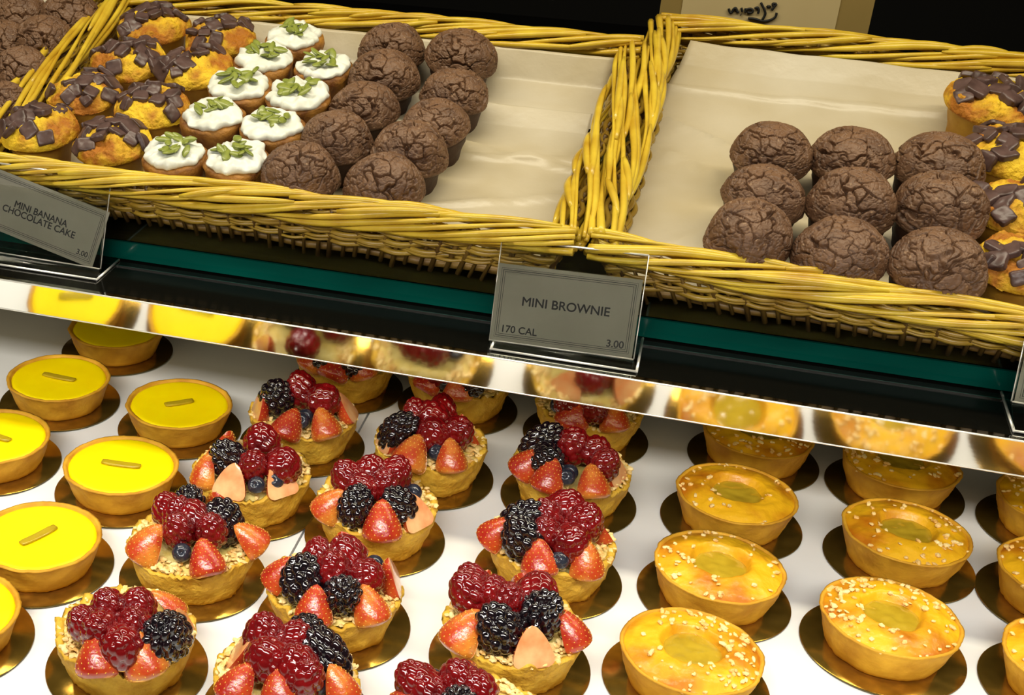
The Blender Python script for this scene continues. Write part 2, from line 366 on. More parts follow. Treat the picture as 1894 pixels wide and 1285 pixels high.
def chunk_mesh(seed):
    rnd=random.Random(seed); mb=MB(); a,b,c=[rnd.uniform(*q) for q in ((.0052,.0070),(.0046,.0062),(.0020,.0030))]
    V,Fc=ICO[4]
    P=[]
    for x,y,z in V:
        k=6.; s=(abs(x)**k+abs(y)**k+abs(z)**k)**(-1/k)
        X,Y,Z=x*s*a,y*s*b,z*s*c
        X+=.25*Y*(seed%3-1)*.6; q=.0004*nz(X+seed,Y,Z,300)+.0005*nz(X,Y+seed,Z,120)
        P.append((X+q,Y+q,Z+q))
    return mb.add(P,Fc).data('chocolate_chunk',M['choc'])
CHUNK=[chunk_mesh(s) for s in range(6)]
SP_B=body_mesh('spice_base',.0180,.0228,.032,M['carrot'],seed=7,jit=.001)
def icing_mesh(seed):
    R=.0205; prof=[(R*.6,-.0015),(R*.9,-.0018),(R,-.0002),(R*1.02,.0016),(R*.97,.0034),(R*.86,.0044)]+[(R*.86*(1-k/12) if k<12 else .00005,.0046+.0012*(k/12)) for k in range(1,13)]
    def fn(r,z,a,i):
        ed=1+.20*nz(math.cos(a)*1.6+seed,math.sin(a)*1.6,seed*2)+.10*nz(math.cos(a)*4+seed,math.sin(a)*5,1.)
        drop=-.0022*max(0,nz(math.cos(a)*2.3,math.sin(a)*2.3+seed,4.)) if 0<i<5 else 0
        x,y=r*ed*math.cos(a),r*ed*math.sin(a)
        g=(.0034*nz(x+seed,y,0,110)+.0016*nz(x,y+seed,0,260)) if i>3 else 0
        return (x,y,z+g+drop)
    return MB().lathe(prof,96,0,fn).data('icing',M['icing'])
ICE=[icing_mesh(s) for s in (1,2,3,4)]
def seed_mesh():
    V,Fc=ICO[3]; P=[]
    for x,y,z in V:
        w=(1-.55*max(0,x)**2)*(1-.1*max(0,-x)); P.append((x*.0056,y*.0028*w,z*.0011*(1-.3*y*y)))
    return MB().add(P,Fc).data('pumpkin_seed',M['pumpkin'])
PSEED=seed_mesh()
def basis(up,ang,p,s=(1,1,1)):
    q=Vector((0,0,1)).rotation_difference(up.normalized()).to_matrix().to_4x4()
    return Matrix.Translation(p)@q@Matrix.Rotation(ang,4,'Z')@Matrix.Diagonal((*s,1))
def place_on(fr,x,y,h,s,lean=(0,0)):
    """base point and up direction for a cake whose visible middle is at pixel x,y and height h over the paper"""
    base=FLOOR+.0052
    p=fr.px(x,y,base+h); l=fr.loc(p); q=fr.P(l.x,l.y,base)
    up=(fr.w+fr.u*lean[0]+fr.v*lean[1]).normalized()
    return q,up
def brownie(fr,x,y,wpx,i,label,group,lean=(0,0)):
    rnd=random.Random(int(x*7+y)); p,up=place_on(fr,x,y,.036,1,lean)
    dist=(p-CAM).dot(FW); s=max(.85,min(1.14,wpx/F_*dist/.0545))
    root=empty('mini_brownie',p,basis(up,rnd.uniform(0,6.28),Vector()).to_euler()); root.scale=(s,s,s)
    tag(root,label,'brownie',group)
    link('cake_base',BROWN_B[i%2],root)
    link('cracked_top',BROWN_D[i%7],root,Matrix.Translation((0,0,.0262))@Matrix.Rotation(rnd.uniform(-.12,.12),4,'X')@Matrix.Rotation(rnd.uniform(-.12,.12),4,'Y')@Matrix.Diagonal((rnd.uniform(.97,1.05),rnd.uniform(.95,1.02),rnd.uniform(.92,1.1),1)))
    return root
def banana(fr,x,y,wpx,i,label,group,lean=(0,0)):
    rnd=random.Random(int(x*5+y*3)); p,up=place_on(fr,x,y,.032,1,lean)
    dist=(p-CAM).dot(FW); s=max(.8,min(1.12,wpx/F_*dist/.057))
    root=empty('banana_chocolate_cake',p,basis(up,rnd.uniform(0,6.28),Vector()).to_euler()); root.scale=(s,s,s)
    tag(root,label,'cake',group)
    link('cake_base',BAN_B,root); link('golden_top',BAN_D[i%3],root,Matrix.Translation((0,0,.0255)))
    R=.0285;h=.0125; n=18; bare=rnd.uniform(0,6.28)
    for k in range(n):
        t=(k+.5)/n; r=R*.93*math.sqrt(t); a=k*2.399+rnd.uniform(-.35,.35)
        da=abs((a-bare+PI)%(2*PI)-PI)
        if da<.62 and r>.3*R: continue
        x_,y_=r*math.cos(a),r*math.sin(a); z=.0255+h*math.sqrt(max(.04,1-(r/R)**2))+.0006+rnd.uniform(0,.0016)
        nn=Vector((x_/R/R,y_/R/R,.7*math.sqrt(max(.05,1-(r/R)**2))/h)); nn=nn+Vector((rnd.uniform(-1,1),rnd.uniform(-1,1),0))*22
        link('chocolate_chunk',CHUNK[rnd.randrange(6)],root,basis(nn,rnd.uniform(0,6.28),Vector((x_,y_,z)),(rnd.uniform(.8,1.1),)*3))
    return root
def iced(fr,x,y,wpx,i,label,group,lean=(0,0)):
    rnd=random.Random(int(x*3+y*5)); p,up=place_on(fr,x,y,.036,1,lean)
    dist=(p-CAM).dot(FW); s=max(.85,min(1.12,wpx/F_*dist/.0425))
    root=empty('iced_spice_cake',p,basis(up,rnd.uniform(0,6.28),Vector()).to_euler()); root.scale=(s,s,s)
    tag(root,label,'cake',group)
    link('cake_base',SP_B,root); link('icing',ICE[i%4],root,Matrix.Translation((0,0,.0338)))
    for k in range(rnd.randrange(12,16)):
        a=rnd.uniform(0,6.28); r=.0130*math.sqrt(rnd.random()); nn=Vector((rnd.uniform(-.5,.5),rnd.uniform(-.5,.5),1))
        link('pumpkin_seed',PSEED,root,basis(nn,rnd.uniform(0,6.28),Vector((r*math.cos(a),r*math.sin(a),.0338+.0062+rnd.uniform(0,.0022))),(rnd.uniform(.92,1.12),)*3))
    return root
ORD=['frontmost','second','third','fourth','rearmost']
g='brownies in the middle basket'
for i,(x,y,wp) in enumerate([(555,312,148),(622,247,138),(674,188,134),(710,130,128),(725,78,120)]):
    brownie(BL_,x,y,wp,i,f'cracked chocolate brownie in the middle basket, {ORD[i]} in the column beside the iced cakes',g)
for i,(x,y,wp) in enumerate([(707,337,155),(754,268,140),(801,216,134),(837,158,128),(849,92,130)]):
    brownie(BL_,x,y,wp,i+3,f'cracked chocolate brownie in the middle basket, {ORD[i]} in the column beside the bare paper',g,(.05,0))
g='brownies in the right basket'
for c,cn in ((((1388,427,163),(1415,350,155),(1430,268,145)),'left column'),(((1557,457,168),(1577,370,160),(1580,280,152)),'middle column'),(((1733,480,175),(1738,378,172),(1735,298,165)),'column beside the banana cakes')):
    for i,(x,y,wp) in enumerate(c):
        brownie(BR_,x,y,wp,i*2+len(cn),f"cracked chocolate brownie in the right basket, {('front','middle','rear')[i]} one of the {cn}",g,(.06 if cn[0]=='c' else 0,0))
g='brownies in the leftmost basket'
for i,(x,y,wp,lb) in enumerate([(0,172,110,'lowest one, cut by the left picture edge'),(38,118,112,'in front, beside the loose cane'),(78,62,116,'broad smooth one behind the front brownie'),(2,62,110,'cut by the picture edge, behind the front brownie'),(128,22,118,'dark one nearest the basket corner'),(34,16,112,'dark one at the back beside the corner brownie')]):
    brownie(B3_,x,y,wp,i,f'chocolate brownie in the leftmost basket, {lb}',g)
g='banana chocolate cakes in the middle basket'
ROW=['front','second','third','rear']
for i,(x,y,wp) in enumerate([(72,232,146),(155,166,140),(238,110,142),(284,46,136)]):
    banana(BL_,x,y,wp,i,f'chocolate chunk banana cake in the middle basket, {ROW[i]} row, left one',g)
for i,(x,y,wp) in enumerate([(207,256,148),(281,192,142),(362,122,140),(408,66,132)]):
    banana(BL_,x,y,wp,i+1,f'chocolate chunk banana cake, middle basket, {ROW[i]} row, beside the iced cakes',g)
g='banana chocolate cakes in the right basket'
for i,(x,y,wp) in enumerate([(1898,480,175),(1888,378,172),(1872,278,166),(1828,188,165)]):
    banana(BR_,x,y,wp,i,f'banana cake with chocolate chunks in the right basket, {("frontmost","second from the front","third from the front","rearmost")[i]}',g,(.1,0) if i==3 else (0,0))
g='iced cakes in the middle basket'
for i,(x,y,wp) in enumerate([(322,280,112),(392,212,112),(445,160,112),(487,107,104),(544,66,100)]):
    iced(BL_,x,y,wp,i,f'white iced seeded cake, {ORD[i]} of the column beside the banana cakes',g)
for i,(x,y,wp) in enumerate([(438,290,116),(504,230,112),(552,176,112),(598,117,100)]):
    iced(BL_,x,y,wp,i+1,f'white iced seeded cake, {("frontmost","second","third","rearmost")[i]} of the column beside the brownies',g)

# ------------------------------------------------------------------ tarts of the lower shelf
def shell_mesh(name,R,rb,h,m,seed=0,lip=.0032,jit=.0005,rough=0.):
    prof=[(.0001,0),(rb*.95,0),(rb,.0008)]+[(rb+(R-rb)*(k/8)**.9,.0008+(h-.0008)*k/8) for k in range(1,9)]
    prof+=[(R+.0004,h+.0006),(R-lip*.5,h+.0011),(R-lip,h+.0004),(R-lip-.0012,h-.006),(.0001,h-.006)]
    def fn(r,z,a,i):
        c,s=math.cos(a),math.sin(a)
        j=jit*2*nz(c*3+seed,s*3,z*90)+jit*nz(c*14,s*14+seed,z*300) if r>.001 else 0
        zz=z+(rough*nz(c*5+seed,s*5,2.)+rough*.7*nz(c*17,s*17+seed,5.) if i>=10 and i<=14 else 0)
        return ((r+j)*c,(r+j)*s,zz)
    return MB().lathe(prof,110,0,fn).data(name,m)
BOARD=MB().lathe([(.0001,0),(.0446,0),(.045,.0003),(.045,.0010)],72,1).lathe([(.045,.0010),(.0446,.0013),(.0001,.0013)],72,0).data('cake_board',[M['board'],M['board_edge']])
def board(p,label):
    o=link('cake_board',BOARD); o.location=(p[0],p[1],.0003); tag(o,label,'cake board','round gold cake boards under the tarts'); return o
TZ=.0018
# lemon
LEM=[shell_mesh('lemon_shell',.0382,.0315,.0195,M['crust'],s,lip=.0026) for s in (1,2,3)]
def lemon_fill():
    R=.0356; prof=[(R,.0172),(R*.97,.0192),(R*.92,.0196)]+[(R*.92*(1-k/14) if k<14 else .0001,.0196-.0003*(k/14)) for k in range(1,15)]
    def fn(r,z,a,i):
        x,y=r*math.cos(a),r*math.sin(a); return (x,y,z+.0002*nz(x,y,0,60))
    return MB().lathe(prof,90,0,fn).data('lemon_curd',M['lemon'])
LFILL=lemon_fill()
V,Fc=ICO[3]
def strip_mesh():
    P=[]
    for x,y,z in V:
        s=(abs(x)**8+abs(y)**8+abs(z)**8)**(-1/8); P.append((x*s*.0135,y*s*.0028+.0006*(x*s)**2,z*s*.0007))
    return MB().add(P,Fc).data('candied_strip',M['strip'])
STRIP=strip_mesh()
def lemon(x,y,ang,i,where,strip=1.):
    p=(x,y); board(p,f'gold board under lemon tart {where}')
    root=empty('lemon_tart',(x,y,TZ),(0,0,i*1.3)); tag(root,f'lemon tart {where}','tart','lemon tarts')
    link('pastry_shell',LEM[i%3],root); link('lemon_filling',LFILL,root)
    if strip: link('candied_strip',STRIP,root,Matrix.Translation((0,0,.0203))@Matrix.Rotation(ang-i*1.3,4,'Z')@Matrix.Diagonal((strip,1,1,1)))
def wang(x0,y0,x1,y1): d=at(x1,y1,.021)-at(x0,y0,.021); return math.atan2(d.y,d.x)
lemon(-.414,.898,0.2,0,'partly behind the rail, rearmost',.7)
lemon(-.419,.803,wang(65,697,137,712),1,'in the left column, just before the rearmost one')
lemon(-.422,.709,wang(0,790,45,805),2,'cut by the left edge, beside the broad strip one')
lemon(-.320,.797,wang(265,763,335,752),0,'rear one of the right column, left of the berry tarts',.8)
lemon(-.325,.704,wang(190,848,277,860),1,'in the middle of the right column with broad flat strip')
lemon(-.338,.610,wang(40,1005,130,960),2,'large one near the left edge with a slanting strip')
lemon(-.351,.528,wang(-40,1110,15,1120),1,'lowest one, cut by the left edge')

# nuts
def nut_bits(n,fnpos,seed,size=(.0010,.0021)):
    rnd=random.Random(seed); mb=MB(); v1,f1=ICO[1]
    for _ in range(n):
        p,nn=fnpos(rnd); s=rnd.uniform(*size); Mx=basis(nn,rnd.uniform(0,6.28),Vector(p),(s*rnd.uniform(.8,1.6),s*rnd.uniform(.6,1.1),s*rnd.uniform(.35,.7)))
        vs=[(a*rnd.uniform(.75,1.2),b*rnd.uniform(.75,1.2),c*rnd.uniform(.8,1.2)) for a,b,c in v1]
        mb.add(vs,f1,0,Mx)
    return mb
# almond and apple tarts
ALM=[shell_mesh('almond_shell',.0378,.0308,.0215,M['crust'],s+5,lip=.002) for s in (1,2)]
def alm_z(r,R=.0366):
    t=r/R
    if t>.50: return .0208+.0058*max(0,math.sin(min(1,max(0,1-t)/.54*1.02)*PI/2))**.8
    k=max(0,(t-.36)/.14); k=k*k*(3-2*k); return .0200+(.0064)*k
def alm_cake(seed):
    R=.0366; prof=[(R*(1-k/40) if k<40 else .0001,0) for k in range(41)]
    def fn(r,z,a,i):
        c,s=math.cos(a),math.sin(a); rr=r*(1+.10*nz(c*1.3+seed,s*1.3,0.)*(1-abs(r/R-.45)) if r/R<.8 else 1)
        x,y=r*c,r*s; return (x,y,alm_z(rr)+.0011*nz(x+seed,y,0,100)+.0004*nz(x,y,seed,330))
    return MB().lathe(prof,100,0,fn).data('almond_cake',M['almond'])
ALMC=[alm_cake(s) for s in (1,2,3)]
def jelly():
    def fn(r,z,a,i):
        x,y=r*math.cos(a),r*math.sin(a); return (x,y,z+.0007*nz(x,y,0,170))
    return MB().lathe([(.0001,.0200),(.0168,.0200),(.0164,.0215),(.0135,.0221)]+[(.0135*(1-k/8) if k<8 else .0001,.0222) for k in range(1,9)],60,0,fn).data('apple_jelly',M['jelly'])
JEL=jelly()
def almond(x,y,i,where,nuts=70):
    board((x,y),f'gold board under almond tart {where}')
    root=empty('almond_tart',(x,y,TZ),(0,0,i*1.7)); tag(root,f'almond tart {where}','tart','almond tarts')
    link('pastry_shell',ALM[i%2],root); link('almond_filling',ALMC[i%3],root); link('jelly_centre',JEL,root)
    b0=random.Random(i).uniform(0,6.28)
    def pos(rnd):
        while True:
            r=.0368*math.sqrt(rnd.uniform(.12,1)); a=rnd.gauss(b0,1.5)
            if r>.017 or rnd.random()<.15: break
        return (r*math.cos(a),r*math.sin(a),alm_z(r)+.0006),Vector((rnd.uniform(-.4,.4),rnd.uniform(-.4,.4),1))
    tag(link('chopped_nuts',nut_bits(nuts,pos,i).data('chopped_nuts',M['nut'],False),root),kind='stuff')
almond(.079,.897,0,'under the rail, rear of the column beside the berry tarts',80)
almond(.066,.806,1,'second from the rail in the column beside the berry tarts',35)
almond(.058,.717,2,'third from the rail in the column beside the berry tarts',55)
almond(.046,.629,3,'at the bottom of the column beside the berry tarts',95)
almond(.172,.888,4,'under the rail in the middle almond column',110)
almond(.168,.796,5,'just before the rearmost one in the middle almond column',60)
almond(.152,.699,6,'nearest in the middle almond column, thickest with nuts',120)
almond(.267,.871,7,'rear one cut by the right picture edge',80)
almond(.256,.782,8,'middle one cut by the right picture edge',40)
almond(.247,.693,9,'lowest one cut by the right picture edge',50)

# berries
def fib(n):
    k=np.arange(n)+.5; z=1-2*k/n; a=k*2.399963; r=np.sqrt(1-z*z); return np.stack([r*np.cos(a),r*np.sin(a),z],-1)
def drupe(name,n,m,rx,rz,amp,sub=5,taper=.2):
    V,Fc=ICO[sub]; V=np.array(V); C=fib(n); d=np.sqrt(np.maximum(0,2-2*(V@C.T))); mn=d.min(1); rr=1.95/math.sqrt(n)
    h=np.sqrt(np.maximum(0,1-np.minimum(1,mn/rr)**2)); k=1+amp*(h-.5)
    P=V*k[:,None]; tp=1-taper*np.clip(P[:,2],-1,1); P=np.stack([P[:,0]*rx*tp,P[:,1]*rx*tp,P[:,2]*rz],-1)
    return MB().add([tuple(p) for p in P],Fc).data(name,m)
RASP=[drupe('raspberry',46,M['rasp'],.0083,.0098,.15),drupe('raspberry',38,M['rasp'],.0088,.0088,.13)]
BLKB=[drupe('blackberry',60,M['black_b'],.0086,.0112,.26,taper=.08),drupe('blackberry',48,M['black_b'],.0090,.0098,.24,taper=.08)]
def blue():
    V,Fc=ICO[4]; P=[]
    for x,y,z in V:
        r=math.hypot(x,y); k=1.
        if z>.8: k=1-.35*max(0,1-r/.38)+.07*math.exp(-((r-.42)/.08)**2)*(1+.5*math.cos(5*math.atan2(y,x)))
        P.append((x*.0058*k,y*.0058*k,z*.0052*k))
    return MB().add(P,Fc).data('blueberry',M['blue_b'])
BLUE=blue()
def straw_mesh(kind,skin):
    """strawberry cut lengthwise: rounded skin side towards +y, cut face towards -y, tip towards +z"""
    mb=MB(); n=28; rings=26; L=.0112; V=[];Fs=[]
    span=PI if kind=='half' else PI*.62
    def rad(t): return .0118*(1-math.exp(-t*14)*.35)*(max(0,1-t**1.5)**.62)
    for i in range(rings+1):
        t=i/rings; z=-L+2*L*t; r=max(.0003,rad(t))
        for k in range(n+1):
            a=span*k/n+(PI-span)/2
            c=fib_d(a*2.2,t*11) ; q=r*(1-.06*c+.03*nz(t*3,a,2.))
            V.append((q*math.cos(a),q*math.sin(a),z))
    for i in range(rings):
        for k in range(n): A=i*(n+1)+k; Fs.append((A,A+1,A+n+2,A+n+1))
    mb.add(V,Fs,0)
    # cut faces
    V2=[];F2=[]; m=8
    for i in range(rings+1):
        t=i/rings; z=-L+2*L*t; r=max(.0003,rad(t))
        L0=Vector((r*math.cos((PI-span)/2),r*math.sin((PI-span)/2),z)); R0=Vector((-L0.x,L0.y,z))
        mid=Vector((0,0 if kind=='half' else -.0008,z))
        for k in range(m+1):
            s=k/m; p=(L0.lerp(mid,s*2) if s<.5 else mid.lerp(R0,(s-.5)*2)); p.y-=.0005*math.sin(PI*s)
            V2.append(tuple(p))
    for i in range(rings):
        for k in range(m): A=i*(m+1)+k; F2.append((A,A+m+1,A+m+2,A+1))
    mb.add(V2,F2,1)
    for tt in (0,1):    # end caps
        ring=[i_ for i_ in range(n+1)]; z=-L if tt==0 else L; r=max(.0003,rad(tt))
        vs=[(r*math.cos(span*k/n+(PI-span)/2),r*math.sin(span*k/n+(PI-span)/2),z) for k in range(n+1)]
        mb.add(vs,[tuple(range(n+1)) if tt else tuple(range(n,-1,-1))],1 if tt==0 else 0)
    v1,f1=ICO[1]
    for i in range(9):
        for k in range(8):
            t=.1+.82*i/8; a=(PI-span)/2+span*(k+.5+.5*(i%2))/8.5
            if a>PI-(PI-span)/2-.05: continue
            r=rad(t)*1.0; p=Vector((r*math.cos(a),r*math.sin(a),-L+2*L*t))
            mb.add(v1,f1,2,basis(Vector((math.cos(a),math.sin(a),.1)),0,p,(.00030,.00050,.00022)))
    return mb.data('strawberry_piece',[skin,M['flesh'],M['seed']])
def fib_d(a,b):
    return math.exp(-(((a*4)%1-.5)**2+((b)%1-.5)**2)*14)
STR={('h',0):straw_mesh('half',M['straw']),('h',1):straw_mesh('half',M['straw_o']),('q',0):straw_mesh('quarter',M['straw']),('q',1):straw_mesh('quarter',M['straw_o'])}
BSH=[shell_mesh('berry_shell',.0385,.0312,.0245,M['crust_pale'],s+9,lip=.0042,jit=.0011,rough=.0040) for s in (1,2,3)]
def cust(seed):
    R=.0350; prof=[(R*(1-k/26) if k<26 else .0001,0) for k in range(27)]
    def fn(r,z,a,i):
        x,y=r*math.cos(a),r*math.sin(a); return (x,y,.0238+.0040*(1-(r/R)**2)+.0016*nz(x+seed,y,0,120)+.0007*nz(x,y,seed,340))
    return MB().lathe(prof,84,0,fn).data('custard',M['custard'])
CUST=[cust(1),cust(2)]
def berry_nuts(seed):
    def pos(rnd):
        r=rnd.uniform(.026,.0372); a=rnd.uniform(0,6.28); return (r*math.cos(a),r*math.sin(a),.0262+rnd.uniform(-.0008,.0012)+(.035-r)*.12),Vector((rnd.uniform(-.6,.6),rnd.uniform(-.6,.6),1))
    return nut_bits(260,pos,seed,(.0011,.0025)).data('chopped_nuts',M['nut'],False)
BNUT=[berry_nuts(1),berry_nuts(2)]
def fruit_tart(cx,cy,i,where,fruits,look):
    board((cx,cy),f'gold board under fruit tart {where}')
    root=empty('fruit_tart',(cx,cy,TZ)); tag(root,f'fruit tart {where}, with {look}','tart','glazed fruit tarts')
    rz=Matrix.Rotation(i*1.9,4,'Z')
    link('pastry_shell',BSH[i%3],root,rz); link('custard',CUST[i%2],root,rz); tag(link('chopped_nuts',BNUT[i%2],root,rz),kind='stuff')
    toc=math.atan2(-cy,-cx)                       # direction towards the viewer's side
    for j,(k,x,y) in enumerate(fruits):
        rnd=random.Random(i*100+j)
        big=k.isupper(); kk=k.lower()[0]
        zz={'r':.0400,'k':.0385,'b':.0345,'s':.0345,'o':.0345,'f':.0350,'q':.0345,'p':.0345}[kk]
        p=at(x,y,zz+TZ); d=Vector((p.x-cx,p.y-cy,0)); rr=d.length
        lim=.0335
        if rr>lim: d*=lim/rr; rr=lim
        q=Vector((d.x,d.y,zz-.0)); s=(1.38 if big else 1.2) if kk in 'rk' else (1.25 if big else 1.12)
        out=d.normalized() if rr>.002 else Vector((0,-1,0))
        if kk=='r':
            # upright cones heaped in the middle, tips up and leaning out
            up=(Vector((0,0,1))+out*rr*22+Vector((rnd.uniform(-.3,.3),rnd.uniform(-.3,.3),0))).normalized()
            q.z+=.0040*(1-rr/.034); link('raspberry',RASP[j%2],root,basis(up,rnd.uniform(0,6),q,(s,s,s)))
        elif kk=='k':
            up=(Vector((0,0,1))+Vector((rnd.uniform(-.7,.7),rnd.uniform(-.5,.5),0))).normalized()
            link('blackberry',BLKB[j%2],root,basis(up,rnd.uniform(0,6),q,(s,s,s*(1.08 if big else 1))))
        elif kk=='b':
            link('blueberry',BLUE,root,basis(Vector((rnd.uniform(-.5,.5),-1,.8)),0,q))
        else:
            # strawberry pieces: s skin outwards, f flesh outwards, tip up
            kind='h' if kk in 'sof' else 'q'; tone=1 if kk in 'op' else 0
            face=out if kk in 'soqp' else -out
            zc=(Vector((0,0,1))-out*.55+Vector((rnd.uniform(-.35,.35),rnd.uniform(-.2,.2),0))).normalized()
            yc=(face-zc*face.dot(zc)).normalized(); xc=yc.cross(zc)
            m=Matrix((xc,yc,zc)).transposed().to_4x4(); s*=.92
            if kk in 'f': q.z+=.001
            link('strawberry_piece',STR[(kind,tone)],root,Matrix.Translation(q)@m@Matrix.Diagonal((s,s,s,1)))
    return root
FT=[
(-.224,.903,'rearmost of the left berry column','strawberries showing',[('o',560,671),('k',584,675),('S',612,693),('k',652,684),('o',683,696),('r',620,660),('r',650,650)]),
(-.229,.805,'second from the rail in the left berry column','tall blackberry',[('f',478,748),('K',512,737),('R',557,728),('R',599,743),('s',534,786),('b',565,771),('b',558,778),('o',602,786),('f',643,752)]),
(-.238,.719,'in the left berry column','round blackberry left and two blueberries',[('K',428,855),('R',484,822),('r',468,864),('R',524,861),('b',475,901),('b',509,889),('o',385,868),('f',420,900),('f',540,908),('f',412,815)]),
(-.245,.629,'beside the large slanting-strip lemon tart','raspberries and two blackberries',[('k',349,934),('K',411,966),('r',330,957),('r',358,965),('r',390,985),('r',311,945),('r',330,985),('O',280,1003),('s',380,1030),('o',457,994),('f',408,928),('b',336,1022)]),
(-.249,.538,'at the lower left corner','big blackberry and raspberry crown',[('r',202,1130),('r',255,1128),('R',184,1168),('R',224,1196),('r',249,1160),('S',165,1232),('r',158,1155),('K',311,1175),('K',318,1200),('f',361,1168),('o',299,1122),('O',280,1246),('b',249,1230)]),
(-.135,.901,'rearmost of the middle berry column','berries mostly hidden',[('s',780,708),('b',817,712),('o',848,721),('k',876,718),('r',830,690),('r',800,690)]),
(-.135,.796,'second from the rail in the middle berry column','orange strawberry',[('K',739,799),('f',704,808),('r',770,771),('R',798,780),('r',817,763),('R',801,806),('R',845,803),('O',758,842),('b',808,836),('o',842,852),('f',868,790)]),
(-.151,.709,'halfway down the middle berry column','raspberry ridge',[('R',645,889),('R',686,883),('R',728,886),('r',668,908),('r',710,905),('o',614,932),('k',658,936),('k',736,933),('b',764,911),('S',708,967),('f',774,950)]),
(-.152,.615,'in the middle berry column','two blackberries and pale slice right',[('r',589,1037),('R',639,1034),('R',614,1062),('r',678,1069),('s',527,1059),('K',561,1072),('k',633,1100),('s',583,1118),('o',686,1122),('b',692,1044),('f',730,1064),('f',642,1008)]),
(-.155,.532,'cut by the lower edge','five piled raspberries',[('R',490,1181),('R',493,1224),('r',543,1193),('R',549,1237),('r',565,1255),('k',565,1174),('K',602,1218),('f',446,1200),('s',446,1262),('s',518,1272),('o',622,1265),('b',586,1268)]),
(-.038,.889,'rearmost of the right berry column','one blueberry',[('b',1022,753),('S',1056,775),('r',1100,762),('o',1143,778),('r',1050,745),('r',1080,745)]),
(-.039,.797,'second from the rail in the right berry column','tall blackberry',[('K',1003,822),('k',1012,852),('R',1059,831),('r',1100,838),('r',1118,860),('s',960,859),('s',1003,890),('b',1053,874),('b',1048,882),('o',1100,896),('f',1138,865)]),
(-.040,.704,'halfway down the right berry column','square blackberry',[('K',963,968),('K',968,996),('r',1009,962),('R',1047,945),('R',1080,971),('R',1057,1005),('r',1009,990),('s',922,983),('s',994,1036),('o',1087,1036),('b',1037,1045),('f',1108,968),('f',1003,940)]),
(-.049,.614,'low in the right berry column','two blackberries side by side',[('R',868,1097),('r',912,1103),('r',937,1118),('R',993,1102),('r',874,1080),('K',921,1162),('K',996,1140),('O',862,1165),('f',986,1199),('s',1049,1162),('f',877,1068),('f',974,1078)]),
(-.052,.528,'with only berries showing above the bottom edge','one blueberry',[('R',759,1262),('r',790,1280),('R',849,1268),('r',880,1283),('b',803,1257),('f',849,1237),('s',740,1300),('s',800,1330),('k',850,1310)]),
]
for i,(x,y,wh,look,fr_) in enumerate(FT): fruit_tart(x,y,i,wh,fr_,look)

# ------------------------------------------------------------------ price signs
def text_obj(s,size,mat_,align='CENTER',ext=.00006):
    cu=bpy.data.curves.new('lettering','FONT'); cu.body=s; cu.size=size; cu.align_x=align; cu.align_y='CENTER'; cu.extrude=ext; cu.space_character=1.0
    t=bpy.data.objects.new('tmp',cu); COL.objects.link(t); dg=bpy.context.evaluated_depsgraph_get(); dg.update()
    me=bpy.data.meshes.new_from_object(t.evaluated_get(dg)); bpy.data.objects.remove(t); co=[tuple(v.co) for v in me.vertices]; fc=[tuple(p.vertices) for p in me.polygons]; b=MB()
    for dx,dy in ((0,0),(.036,0),(.018,.018),(.018,-.018)): b.add([(x+dx*size,y+dy*size,z+dx*.001) for x,y,z in co],fc)
    return b.data('lettering',mat_,False)
def plane_frame(BLp,BRp,TLp):
    x=(BRp-BLp); Wd=x.length; x=x.normalized(); y=(TLp-BLp); y=y-x*y.dot(x); Hh=y.length; y=y.normalized(); z=x.cross(y)
    return Matrix.Translation(BLp)@Matrix((x,y,z)).transposed().to_4x4(),Wd,Hh
